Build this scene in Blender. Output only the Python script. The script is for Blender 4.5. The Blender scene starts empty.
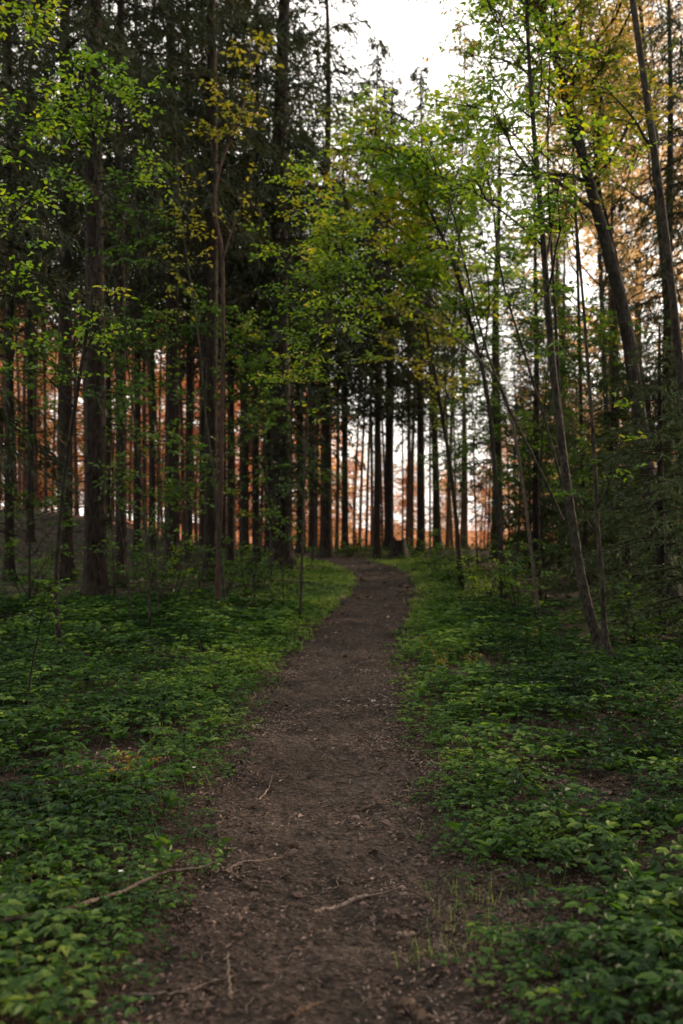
import bpy, math, numpy as np
from math import radians as rad, pi
SEED = 11
rng = np.random.default_rng(SEED)
sc = bpy.context.scene
COL = sc.collection
F = 995.56            # focal length in pixels of the photograph (35 mm lens, portrait)
CX, HY, EYE = 341.5, 525.0, 1.55

# ------------------------------------------------------------------ noise
def _h(ix, iy, seed):
    n = (ix.astype(np.int64) * 374761393 + iy.astype(np.int64) * 668265263 + seed * 1274126177) & 0xFFFFFFFF
    n = ((n ^ (n >> 13)) * 1274126177) & 0xFFFFFFFF
    n = n ^ (n >> 16)
    return (n & 0xFFFF) / 65535.0
def vnoise(x, y, seed=0):
    x = np.asarray(x, float); y = np.asarray(y, float)
    ix = np.floor(x); iy = np.floor(y); fx = x - ix; fy = y - iy
    fx = fx * fx * (3 - 2 * fx); fy = fy * fy * (3 - 2 * fy)
    a = _h(ix, iy, seed); b = _h(ix + 1, iy, seed); c = _h(ix, iy + 1, seed); d = _h(ix + 1, iy + 1, seed)
    return (a + (b - a) * fx) * (1 - fy) + (c + (d - c) * fx) * fy
def fbm(x, y, seed=0, octv=4):
    s = 0; a = .5; t = 0
    for i in range(octv):
        s = s + a * vnoise(x * 2 ** i, y * 2 ** i, seed + i * 17); t += a; a *= .5
    return s / t
def sstep(a, b, x):
    t = np.clip((np.asarray(x, float) - a) / (b - a), 0, 1)
    return t * t * (3 - 2 * t)

# ------------------------------------------------------------------ terrain
def hbase(x, y):
    x = np.asarray(x, float); y = np.asarray(y, float)
    z = .30 * sstep(8, 32, y) + .24 * sstep(25, 36, y) - 2.9 * sstep(37, 75, y) * (1 - .9 * sstep(-3, -14, x))
    z = z + 1.55 * sstep(-3.5, -13, x) * sstep(17, 42, y)
    z = z + .08 * sstep(.9, 3.2, np.abs(x - pathx(y))) * (y < 40)
    t = x - .42 * y - 5.5
    z = z + 9 * sstep(0, 22, t) * (1 - sstep(36, 58, y))          # unseen hillside added on the right to block the low sun
    z = z + 6 * sstep(0, 24, -x - .42 * y - 7) * (1 - sstep(36, 58, y))  # unseen rise on the left, added to cut low sky light
    z = z + 11 * sstep(-5, -26, y) * (1 - sstep(30, 60, np.abs(x)) * .3)  # unseen rise behind the camera, added to block low light from behind
    return z
PY = np.array([0, 2.5, 3.26, 4.1, 5.5, 6.9, 8.6, 12.0, 15.5, 19, 23, 26, 29, 32, 35, 40, 60])
PXc = np.array([325, 325, 325, 322, 319, 320, 327, 347, 366, 379, 385, 384, 364, 330, 285, 220, 60.])
PW = np.array([0.94, 0.94, 0.95, 0.98, 1.1, 1.14, 1.14, 1.12, 1.14, 1.18, 1.3, 1.38, 1.5, 1.7, 1.7, 1.3, 1.2])
PXw = (PXc - CX) / F * PY
_yy = np.linspace(0, 60, 601)
_k = np.exp(-np.linspace(-2, 2, 31) ** 2); _k /= _k.sum()
def _sm(v):
    a = np.interp(_yy, PY, v); return np.convolve(np.pad(a, 15, mode='edge'), _k, 'valid')
_pxs, _pws = _sm(PXw), _sm(PW)
def pathx(y): return np.interp(y, _yy, _pxs)
def pathw(y): return np.interp(y, _yy, _pws)
def edge(x, y):      # 0 at the path's middle, 1 at its ragged edge
    d = np.abs(x - pathx(y)) / (pathw(y) * .5)
    return d + (fbm(np.asarray(x) * 1.7, np.asarray(y) * 1.1, 5) - .5) * .55
def ground(x, y):
    x = np.asarray(x, float); y = np.asarray(y, float)
    n = (fbm(x * .5, y * .5, 3) - .5) * .15 + (fbm(x * 3, y * 3, 9) - .5) * .05
    e = edge(x, y)
    return hbase(x, y) + n * sstep(.6, 2.2, e) + n * .15 - .05 * (1 - sstep(.7, 1.25, e)) * (y < 60)
def path_z(x, y):
    e = edge(x, y)
    n = (fbm(x * .5, y * .5, 3) - .5) * .15 + (fbm(x * 3, y * 3, 9) - .5) * .05
    return hbase(x, y) + n * .15 - .012 + .02 * np.clip(e, 0, 1) ** 2 - .07 * sstep(.92, 1.3, e) + (fbm(x * 5, y * 4, 21, 4) - .5) * .05 + (fbm(x * 16, y * 14, 23, 3) - .5) * .035
def surf(x, y):
    x = np.asarray(x, float); y = np.asarray(y, float)
    return np.maximum(ground(x, y), np.where(np.abs(x - pathx(y)) < 1.4, path_z(x, y), -99))

def pt(px, py, Y):   # the point at depth Y that the photograph shows at (px, py)
    return np.array([(px - CX) / F * Y, Y, EYE + (HY - py) / F * Y])
def xat(px, Y): return (px - CX) / F * Y

# ------------------------------------------------------------------ mesh building
class MB:
    def __init__(s): s.v = []; s.f = {3: [], 4: []}; s.m = {3: [], 4: []}; s.n = 0; s.sm = {3: [], 4: []}
    def add(s, v, f, mat=0, smooth=False):
        v = np.asarray(v, float).reshape(-1, 3); f = np.asarray(f, np.int64); k = f.shape[1]
        s.v.append(v); s.f[k].append(f + s.n); s.m[k].append(np.full(len(f), mat)); s.sm[k].append(np.full(len(f), smooth)); s.n += len(v)
    def mesh(s, name, mats):
        me = bpy.data.meshes.new(name)
        V = np.concatenate(s.v); me.vertices.add(len(V)); me.vertices.foreach_set('co', V.astype(np.float32).ravel())
        loops = []; tot = []; mi = []; sm = []
        for k in (3, 4):
            if s.f[k]:
                f = np.concatenate(s.f[k]); loops.append(f.ravel()); tot.append(np.full(len(f), k)); mi.append(np.concatenate(s.m[k])); sm.append(np.concatenate(s.sm[k]))
        L = np.concatenate(loops); T = np.concatenate(tot)
        me.loops.add(len(L)); me.loops.foreach_set('vertex_index', L.astype(np.int32))
        me.polygons.add(len(T)); me.polygons.foreach_set('loop_start', np.concatenate([[0], np.cumsum(T)[:-1]]).astype(np.int32))
        me.polygons.foreach_set('loop_total', T.astype(np.int32))
        me.polygons.foreach_set('material_index', np.concatenate(mi).astype(np.int32))
        me.polygons.foreach_set('use_smooth', np.concatenate(sm))
        for m in mats: me.materials.append(m)
        me.update(calc_edges=True); me.validate()
        return me
def nrm(v):
    v = np.asarray(v, float); return v / np.maximum(np.linalg.norm(v, axis=-1, keepdims=True), 1e-9)
def frame(d):
    d = nrm(d); up = np.where(np.abs(d[..., 2:3]) > .93, np.array([1., 0, 0]), np.array([0, 0, 1.]))
    a = nrm(np.cross(up, d)); return a, np.cross(d, a)
def tubes(mb, P, R, k=4, mat=0):
    """P (N,S,3) polylines, R (N,S) radii."""
    P = np.asarray(P, float); R = np.asarray(R, float)
    if P.ndim == 2: P = P[None]; R = R[None]
    N, S, _ = P.shape
    d = np.gradient(P, axis=1); a, b = frame(d)
    th = np.arange(k) * 2 * pi / k
    ring = P[:, :, None] + R[:, :, None, None] * (np.cos(th)[:, None] * a[:, :, None] + np.sin(th)[:, None] * b[:, :, None])
    base = (np.arange(N) * S * k)[:, None, None] + (np.arange(S - 1) * k)[None, :, None]
    i = np.arange(k); j = (i + 1) % k
    f = np.stack([base + i, base + j, base + k + j, base + k + i], -1).reshape(-1, 4)
    mb.add(ring.reshape(-1, 3), f, mat, True)
def leaves(mb, p, d, n, L, W, mat=0, fold=.25, tri=False):
    p = np.asarray(p); d = nrm(d); s = nrm(np.cross(n, d)); n = np.cross(d, s)
    L = np.broadcast_to(np.asarray(L, float), (len(p),))[:, None]; W = np.broadcast_to(np.asarray(W, float), (len(p),))[:, None]
    N = len(p); i = np.arange(N)
    if tri:
        v = np.stack([p, p + d * L * .45 + s * W * .5 + n * W * fold, p + d * L, p + d * L * .45 - s * W * .5 + n * W * fold], 1)
        o = i[:, None] * 4
        f = np.concatenate([o + [0, 1, 2], o + [0, 2, 3]])
        mb.add(v, f, mat)
    else:
        v = np.stack([p, p + d * L * .3 + s * W * .48 + n * W * fold, p + d * L * .68 + s * W * .34 + n * W * fold * .6, p + d * L - n * L * .12,
                      p + d * L * .68 - s * W * .34 + n * W * fold * .6, p + d * L * .3 - s * W * .48 + n * W * fold], 1)
        o = i[:, None] * 6
        f = np.concatenate([o + [0, 1, 2, 3], o + [0, 3, 4, 5]])
        mb.add(v, f, mat)
def resample(P, n):
    P = np.asarray(P, float); t = np.linspace(0, 1, len(P)); m = np.linspace(0, 1, n)
    # Catmull-Rom through the points
    Q = np.concatenate([[2 * P[0] - P[1]], P, [2 * P[-1] - P[-2]]]); seg = np.minimum((m * (len(P) - 1)).astype(int), len(P) - 2); u = (m * (len(P) - 1) - seg)[:, None]
    a, b, c, d = Q[seg], Q[seg + 1], Q[seg + 2], Q[seg + 3]
    return .5 * (2 * b + (c - a) * u + (2 * a - 5 * b + 4 * c - d) * u ** 2 + (3 * b - 3 * c + d - a) * u ** 3)
def link(name, me, parent=None):
    o = bpy.data.objects.new(name, me); COL.objects.link(o)
    if parent: o.parent = parent
    return o
def thing(name, label, cat, loc=(0, 0, 0), rz=0., group=None):
    o = bpy.data.objects.new(name, None); COL.objects.link(o); o.location = loc; o.rotation_euler = (0, 0, rz); o.empty_display_size = .2
    o['label'] = label; o['category'] = cat
    if group: o['group'] = group
    return o
def tag(o, label, cat, group=None):
    o['label'] = label; o['category'] = cat
    if group: o['group'] = group
    return o

# ------------------------------------------------------------------ materials
def mat(name):
    m = bpy.data.materials.new(name); m.use_nodes = True; nt = m.node_tree; nt.nodes.clear()
    out = nt.nodes.new('ShaderNodeOutputMaterial'); return m, nt, out
def N(nt, typ, **kw):
    n = nt.nodes.new(typ)
    for k, v in kw.items():
        if k in n.inputs.keys() if isinstance(k, str) else False: n.inputs[k].default_value = v
        else: setattr(n, k, v)
    return n
def ramp(nt, stops, fac):
    r = nt.nodes.new('ShaderNodeValToRGB'); e = r.color_ramp.elements
    while len(e) < len(stops): e.new(.5)
    for el, (p, c) in zip(e, stops): el.position = p; el.color = (*c, 1)
    nt.links.new(fac, r.inputs[0]); return r
def leaf_mat(name, stops, trans=.45, tcol=(1.5, 1.5, .6), gloss=.04, patch=.0, pcol=(.3, .2, .05)):
    m, nt, out = mat(name); L = nt.links.new
    g = N(nt, 'ShaderNodeNewGeometry'); oi = N(nt, 'ShaderNodeObjectInfo')
    tc = N(nt, 'ShaderNodeNewGeometry')
    nz = N(nt, 'ShaderNodeTexNoise'); nz.inputs['Scale'].default_value = .9; L(tc.outputs['Position'], nz.inputs['Vector'])
    a = N(nt, 'ShaderNodeMath', operation='MULTIPLY_ADD'); L(g.outputs['Random Per Island'], a.inputs[0]); a.inputs[1].default_value = .62
    b = N(nt, 'ShaderNodeMath', operation='MULTIPLY_ADD'); L(nz.outputs[0], b.inputs[0]); b.inputs[1].default_value = 1.5; b.inputs[2].default_value = -.56
    L(b.outputs[0], a.inputs[2])
    r = ramp(nt, stops, a.outputs[0]); c = r.outputs[0]
    df = N(nt, 'ShaderNodeBsdfDiffuse'); L(c, df.inputs[0])
    tm = N(nt, 'ShaderNodeMix', data_type='RGBA', blend_type='MULTIPLY'); tm.inputs[0].default_value = 1; L(c, tm.inputs[6]); tm.inputs[7].default_value = (*tcol, 1)
    tr = N(nt, 'ShaderNodeBsdfTranslucent'); L(tm.outputs[2], tr.inputs[0])
    mx = N(nt, 'ShaderNodeMixShader'); mx.inputs[0].default_value = trans; L(df.outputs[0], mx.inputs[1]); L(tr.outputs[0], mx.inputs[2])
    gl = N(nt, 'ShaderNodeBsdfGlossy'); gl.inputs['Roughness'].default_value = .45; gl.inputs['Color'].default_value = (.8, .85, .9, 1)
    m2 = N(nt, 'ShaderNodeMixShader'); m2.inputs[0].default_value = gloss; L(mx.outputs[0], m2.inputs[1]); L(gl.outputs[0], m2.inputs[2])
    L(m2.outputs[0], out.inputs[0]); return m
def bark_mat(name, dark, light, lichen=(.09, .10, .06), lamt=.35, scale=9, bump=.6, zs=.22):
    m, nt, out = mat(name); L = nt.links.new
    tc = N(nt, 'ShaderNodeTexCoord'); mp = N(nt, 'ShaderNodeMapping'); mp.inputs['Scale'].default_value = (1, 1, zs); L(tc.outputs['Object'], mp.inputs[0])
    n1 = N(nt, 'ShaderNodeTexNoise'); n1.inputs['Scale'].default_value = scale; n1.inputs['Detail'].default_value = 7; n1.inputs['Roughness'].default_value = .65; L(mp.outputs[0], n1.inputs['Vector'])
    vo = N(nt, 'ShaderNodeTexVoronoi'); vo.inputs['Scale'].default_value = scale * 2.2; L(mp.outputs[0], vo.inputs['Vector'])
    r = ramp(nt, [(.36, dark), (.66, light)], n1.outputs[0])
    n2 = N(nt, 'ShaderNodeTexNoise'); n2.inputs['Scale'].default_value = 2.3; n2.inputs['Detail'].default_value = 5; L(tc.outputs['Object'], n2.inputs['Vector'])
    r2 = ramp(nt, [(.5, (0, 0, 0)), (.68, (lamt,) * 3)], n2.outputs[0])
    mx = N(nt, 'ShaderNodeMix', data_type='RGBA'); L(r2.outputs[0], mx.inputs[0]); L(r.outputs[0], mx.inputs[6]); mx.inputs[7].default_value = (*lichen, 1)
    p = N(nt, 'ShaderNodeBsdfPrincipled'); L(mx.outputs[2], p.inputs['Base Color']); p.inputs['Roughness'].default_value = .9; p.inputs['Specular IOR Level'].default_value = .2
    ad = N(nt, 'ShaderNodeMath', operation='ADD'); L(n1.outputs[0], ad.inputs[0]); L(vo.outputs[0], ad.inputs[1])
    bp = N(nt, 'ShaderNodeBump'); bp.inputs['Strength'].default_value = bump; bp.inputs['Distance'].default_value = .03; L(ad.outputs[0], bp.inputs['Height']); L(bp.outputs[0], p.inputs['Normal'])
    L(p.outputs[0], out.inputs[0]); return m
def soil_mat(name, stops, scale, bump=.7):
    m, nt, out = mat(name); L = nt.links.new
    g = N(nt, 'ShaderNodeNewGeometry')
    n1 = N(nt, 'ShaderNodeTexNoise'); n1.inputs['Scale'].default_value = scale; n1.inputs['Detail'].default_value = 9; n1.inputs['Roughness'].default_value = .7; L(g.outputs['Position'], n1.inputs['Vector'])
    n2 = N(nt, 'ShaderNodeTexNoise'); n2.inputs['Scale'].default_value = 1.3; n2.inputs['Detail'].default_value = 4; L(g.outputs['Position'], n2.inputs['Vector'])
    vo = N(nt, 'ShaderNodeTexVoronoi'); vo.inputs['Scale'].default_value = 38; vo.inputs['Randomness'].default_value = 1; L(g.outputs['Position'], vo.inputs['Vector'])
    a = N(nt, 'ShaderNodeMath', operation='MULTIPLY_ADD'); L(n2.outputs[0], a.inputs[0]); a.inputs[1].default_value = .7; L(n1.outputs[0], a.inputs[2])
    b = N(nt, 'ShaderNodeMath', operation='SUBTRACT'); L(a.outputs[0], b.inputs[0]); b.inputs[1].default_value = .35
    r = ramp(nt, stops, b.outputs[0])
    mx = N(nt, 'ShaderNodeMix', data_type='RGBA', blend_type='OVERLAY'); mx.inputs[0].default_value = .6; L(r.outputs[0], mx.inputs[6]); vb = N(nt, 'ShaderNodeRGBToBW'); L(vo.outputs['Color'], vb.inputs[0]); L(vb.outputs[0], mx.inputs[7])
    hs = N(nt, 'ShaderNodeHueSaturation'); hs.inputs['Saturation'].default_value = 1.0; L(mx.outputs[2], hs.inputs['Color'])
    p = N(nt, 'ShaderNodeBsdfPrincipled'); L(hs.outputs[0], p.inputs['Base Color']); p.inputs['Roughness'].default_value = .95; p.inputs['Specular IOR Level'].default_value = .15
    ad = N(nt, 'ShaderNodeMath', operation='ADD'); L(n1.outputs[0], ad.inputs[0]); L(vo.outputs[0], ad.inputs[1])
    bp = N(nt, 'ShaderNodeBump'); bp.inputs['Strength'].default_value = bump; bp.inputs['Distance'].default_value = .02; L(ad.outputs[0], bp.inputs['Height']); L(bp.outputs[0], p.inputs['Normal'])
    L(p.outputs[0], out.inputs[0]); return m

M = {}
M['spruce_bark'] = bark_mat('spruce_bark', (.005, .0035, .003), (.046, .031, .024), (.032, .038, .022), .6, 15, 1.0, .3)
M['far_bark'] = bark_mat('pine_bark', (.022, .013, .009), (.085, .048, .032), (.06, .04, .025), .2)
M['grey_bark'] = bark_mat('grey_bark', (.010, .009, .007), (.066, .055, .044), (.045, .052, .03), .7, 20, .7, .35)
M['red_bark'] = bark_mat('reddish_bark', (.028, .016, .013), (.085, .052, .042), (.05, .042, .03), .3, 16, .2, .4)
M['dark_bark'] = bark_mat('dark_bark', (.005, .004, .0035), (.042, .033, .027), (.03, .035, .02), .7, 16, .9, .3)
M['stick'] = bark_mat('weathered_stick', (.05, .038, .03), (.15, .12, .098), (.06, .065, .04), .4, 30, .3, .6)
M['pale_wood'] = bark_mat('pale_dry_wood', (.10, .075, .06), (.25, .19, .16), (.12, .10, .08), .2, 30, .3, .6)
M['root'] = bark_mat('root', (.04, .026, .018), (.11, .07, .05), (.07, .06, .04), .2, 20, .4, .6)
M['needle'] = leaf_mat('spruce_needles', [(0, (.012, .020, .010)), (.5, (.026, .038, .016)), (.8, (.045, .052, .02)), (1, (.085, .065, .024))], .25, (1.2, 1.2, .6), .02)
M['young_needle'] = leaf_mat('young_spruce_needles', [(0, (.02, .035, .014)), (.6, (.045, .07, .022)), (1, (.08, .10, .03))], .25, (1.2, 1.3, .6), .03)
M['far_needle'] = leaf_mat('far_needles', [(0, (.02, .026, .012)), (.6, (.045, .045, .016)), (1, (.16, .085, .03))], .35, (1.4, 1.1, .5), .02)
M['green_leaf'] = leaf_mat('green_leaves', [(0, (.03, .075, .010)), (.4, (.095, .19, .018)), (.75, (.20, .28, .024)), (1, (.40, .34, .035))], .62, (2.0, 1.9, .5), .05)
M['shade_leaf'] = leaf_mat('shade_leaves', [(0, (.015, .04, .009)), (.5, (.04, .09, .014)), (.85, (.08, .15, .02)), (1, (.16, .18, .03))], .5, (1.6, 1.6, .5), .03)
M['yellow_leaf'] = leaf_mat('yellow_green_leaves', [(0, (.07, .11, .016)), (.5, (.19, .20, .022)), (.85, (.30, .27, .03)), (1, (.40, .30, .04))], .5, (1.4, 1.4, .5), .04)
M['olive_leaf'] = leaf_mat('olive_leaves', [(0, (.03, .06, .012)), (.5, (.12, .16, .022)), (.85, (.28, .22, .03)), (1, (.48, .27, .05))], .6, (1.8, 1.6, .5), .04)
M['amber_leaf'] = leaf_mat('amber_leaves', [(0, (.28, .18, .06)), (.4, (.66, .43, .18)), (.8, (.82, .60, .34)), (1, (.88, .70, .46))], .6, (1.12, 1.15, 1.1), .03)  # autumn amber, raised in the colour itself to stand for sunlight
M['sunset_leaf'] = leaf_mat('sunset_leaves', [(0, (.36, .16, .06)), (.5, (.66, .36, .17)), (1, (.86, .62, .40))], .62, (1.35, 1.2, 1.0), .02)  # autumn orange with the low sun's glow put into the colour
M['brown_leaf'] = leaf_mat('brown_green_leaves', [(0, (.24, .18, .05)), (.35, (.52, .33, .12)), (.75, (.74, .50, .24)), (1, (.88, .70, .44))], .58, (1.35, 1.2, 1.0), .02)  # brown-green leaves, brightened in the colour for the sunlit glow
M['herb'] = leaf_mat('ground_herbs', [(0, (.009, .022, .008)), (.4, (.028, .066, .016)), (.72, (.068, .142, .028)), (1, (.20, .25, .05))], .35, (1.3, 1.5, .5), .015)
M['herb_shade_tint'] = leaf_mat('shade_tint_herbs', [(0, (.006, .016, .006)), (.5, (.018, .046, .012)), (.85, (.04, .09, .02)), (1, (.11, .16, .035))], .35, (1.3, 1.4, .5), .012)  # herb copy with shade put into its colour, for plants off the path
M['herb_light_tint'] = leaf_mat('light_tint_herbs', [(0, (.03, .07, .014)), (.5, (.08, .16, .028)), (1, (.22, .28, .05))], .4, (1.3, 1.4, .5), .015)  # herb copy with the verge's brighter light put into its colour
M['herb_stem'] = leaf_mat('herb_stems', [(0, (.05, .07, .02)), (1, (.10, .08, .04))], .2)
M['grass'] = leaf_mat('grass_blades', [(0, (.06, .12, .025)), (.6, (.16, .25, .04)), (1, (.32, .34, .09))], .4, (1.3, 1.4, .6), .04)
M['litter'] = leaf_mat('leaf_litter', [(0, (.022, .014, .011)), (.35, (.065, .038, .027)), (.62, (.115, .07, .052)), (.84, (.18, .125, .098)), (1, (.34, .27, .22))], .1, (1, .8, .6), .03)
M['petal'] = leaf_mat('white_petals', [(0, (.7, .7, .68)), (1, (.82, .82, .8))], .3, (1, 1, 1), .02)
M['gold_herb'] = leaf_mat('golden_herb', [(0, (.11, .13, .025)), (.6, (.22, .18, .03)), (1, (.40, .26, .05))], .4, (1.2, 1.1, .5), .03)
M['soil'] = soil_mat('forest_soil', [(.25, (.010, .008, .006)), (.55, (.026, .019, .014)), (.8, (.055, .038, .026))], 14)
M['path_soil'] = soil_mat('path_soil', [(.22, (.011, .0085, .007)), (.5, (.032, .0245, .0195)), (.8, (.078, .059, .048))], 26, 1.)
# orange sunlight on the open land is painted into the sheet's colour by position
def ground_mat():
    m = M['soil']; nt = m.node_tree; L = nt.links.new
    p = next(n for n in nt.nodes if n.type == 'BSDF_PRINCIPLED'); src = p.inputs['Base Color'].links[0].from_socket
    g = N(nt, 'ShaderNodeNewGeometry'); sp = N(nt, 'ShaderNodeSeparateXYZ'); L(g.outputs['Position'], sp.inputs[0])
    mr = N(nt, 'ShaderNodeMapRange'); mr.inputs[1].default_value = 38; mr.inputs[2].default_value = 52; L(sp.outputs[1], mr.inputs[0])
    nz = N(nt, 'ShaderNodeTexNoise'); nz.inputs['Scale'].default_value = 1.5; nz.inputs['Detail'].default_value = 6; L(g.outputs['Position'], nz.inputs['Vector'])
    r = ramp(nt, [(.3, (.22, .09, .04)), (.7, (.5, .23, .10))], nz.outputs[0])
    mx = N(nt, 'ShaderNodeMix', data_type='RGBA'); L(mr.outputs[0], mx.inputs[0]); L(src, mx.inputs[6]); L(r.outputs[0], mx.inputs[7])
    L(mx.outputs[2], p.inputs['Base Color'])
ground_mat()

# ------------------------------------------------------------------ ground and path
def grid_mesh(name, X, Y, Z, m):
    ny, nx = X.shape; i = np.arange(ny * nx).reshape(ny, nx)
    f = np.stack([i[:-1, :-1], i[:-1, 1:], i[1:, 1:], i[1:, :-1]], -1).reshape(-1, 4)
    mb = MB(); mb.add(np.stack([X, Y, Z], -1), f, 0, True); return mb.mesh(name, [m])
gx = np.concatenate([-np.geomspace(7, 600, 60)[::-1], np.arange(-6.9, 7, .07), np.geomspace(7.05, 600, 60)])
gy = np.concatenate([[-60, -30, -15, -8, -4, -1, 0, 1], np.arange(2, 12, .07), np.geomspace(12.07, 700, 190)])
GX, GY = np.meshgrid(gx, gy)
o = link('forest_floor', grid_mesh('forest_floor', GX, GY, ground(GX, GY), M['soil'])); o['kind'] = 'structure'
py_ = np.concatenate([np.arange(1.5, 9, .022), np.geomspace(9, 60, 260)])
u_ = np.linspace(-1.45, 1.45, 110)
PXg = pathx(py_)[:, None] + u_[None] * .5 * pathw(py_)[:, None]; PYg = np.repeat(py_[:, None], len(u_), 1)
o = link('path', grid_mesh('path', PXg, PYg, path_z(PXg, PYg), M['path_soil'])); o['kind'] = 'structure'

# ------------------------------------------------------------------ tree makers
def trunk_mesh(name, H, r0, sway, m, stubs=0, hb=5, seed=0, k=12, lean=0):
    g = np.random.default_rng(seed); mb = MB(); z = np.concatenate([[-.3, 0, .12, .35, .8], np.linspace(1.6, H, 16)])
    ph = g.random(4) * 6.28; t = np.clip(z / H, 0, 1)
    P = np.stack([sway * np.sin(z * .35 + ph[0]) * t + lean * z, sway * np.sin(z * .28 + ph[1]) * t, z], 1)
    r = r0 * (1 - t) ** .75 + .012; r = r * (1 + .7 * np.exp(-np.maximum(z, 0) / .28) * (z > -.2))
    tubes(mb, P, r, k)
    if stubs:   # dead bare branches below the crown
        zz = g.uniform(1.2, hb + 2, stubs); az = g.random(stubs) * 6.28; L = g.uniform(.3, 1.5, stubs)
        s = np.linspace(0, 1, 4)[None, :, None]; dh = np.stack([np.cos(az), np.sin(az), 0 * az], 1)[:, None]
        bx = np.interp(zz, z, P[:, 0]); by = np.interp(zz, z, P[:, 1])
        B = np.stack([bx, by, zz], 1)[:, None] + dh * L[:, None, None] * s + np.array([0, 0, 1]) * (L[:, None, None] * (.05 * s - g.uniform(.1, .5, stubs)[:, None, None] * s ** 2))
        B = B + g.normal(0, .03, B.shape) * s
        tubes(mb, B, (.018 * (1 - .75 * s[..., 0])) * np.ones((stubs, 1)), 3)
        # finer side twigs
        T = stubs * 3; i = g.integers(0, stubs, T); q = g.uniform(.3, 1, T)
        p0 = B[i, 0] + (B[i, 3] - B[i, 0]) * q[:, None]; d = nrm(dh[i, 0] + g.normal(0, .8, (T, 3))) * g.uniform(.15, .5, T)[:, None]
        tubes(mb, np.stack([p0, p0 + d * .5, p0 + d + [0, 0, -.05]], 1), np.array([[.006, .005, .002]]) * np.ones((T, 1)), 3)
    return mb.mesh(name, [m])
def spruce_crown(name, H, hb, Lmax, mneedle, mbark, seed, gap=.42, per=5, nb=13, q=5, hang=.8, sparse=0., tl=.5, nw=.05, flat=.0):
    g = np.random.default_rng(seed); mb = MB()
    zs = np.arange(hb, H - .2, gap); z = np.repeat(zs, per) + g.uniform(-.2, .2, len(zs) * per); B = len(z)
    keep = g.random(B) > sparse; z = z[keep]; B = len(z)
    t = np.clip((z - hb) / (H - hb), 0, 1)
    L = Lmax * (1 - t) ** .75 * np.minimum(1, .55 + 2.2 * t) * g.uniform(.65, 1.15, B) + .12
    az = g.random(B) * 6.283; dh = np.stack([np.cos(az), np.sin(az), 0 * az], 1); pp = np.stack([-np.sin(az), np.cos(az), 0 * az], 1)
    rise = .45 * t + .02 + g.normal(0, .07, B); droop = (.75 - .45 * t) * g.uniform(.7, 1.2, B)
    def bp(i, s): return np.stack([0 * s, 0 * s, z[i]], 1) + dh[i] * (L[i] * s)[:, None] + np.array([0, 0, 1]) * (L[i] * (rise[i] * s - droop[i] * s ** 2 + .35 * droop[i] * s ** 4))[:, None]
    S = np.linspace(0, 1, 5); ii = np.repeat(np.arange(B), 5)
    P = bp(ii, np.tile(S, B)).reshape(B, 5, 3); tubes(mb, P, np.minimum(.03, .01 * L + .004)[:, None] * (1 - .85 * S)[None], 3, 1)
    n = np.maximum(4, (nb * L / Lmax * 1.15).astype(int)); ti = np.repeat(np.arange(B), n); T = len(ti)
    s = g.uniform(.12, 1, T); p0 = bp(ti, s); side = np.where(g.random(T) < .5, -1, 1)[:, None]
    dirh = nrm(dh[ti] * g.uniform(.25, 1.1, T)[:, None] + pp[ti] * side * g.uniform(.3, 1, T)[:, None] + np.array([0, 0, 1]) * g.normal(-.1, .22, T)[:, None])
    ll = tl * (1.15 - .55 * s) * g.uniform(.6, 1.3, T) * np.minimum(1, .4 + L[ti] / Lmax)
    hg = hang * g.uniform(.4, 1.3, T)
    qi = np.repeat(np.arange(T), q); w = np.tile((np.arange(q) + .2) / q, T) + g.uniform(-.06, .06, T * q)
    pos = p0[qi] + dirh[qi] * (ll[qi] * w)[:, None] - np.array([0, 0, 1]) * (ll[qi] * hg[qi] * w ** 2)[:, None]
    tan = nrm(dirh[qi] - np.array([0, 0, 1]) * (2 * hg[qi] * w)[:, None] + g.normal(0, .33, (len(qi), 3)))
    nn = nrm(np.array([0, 0, 1.]) * (.4 + flat) + g.normal(0, .6, (len(qi), 3)))
    leaves(mb, pos, tan, nn, tl * g.uniform(.18, .40, len(qi)), nw * g.uniform(.6, 1.4, len(qi)), 0, .2, True)
    return mb.mesh(name, [mneedle, mbark])
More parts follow.
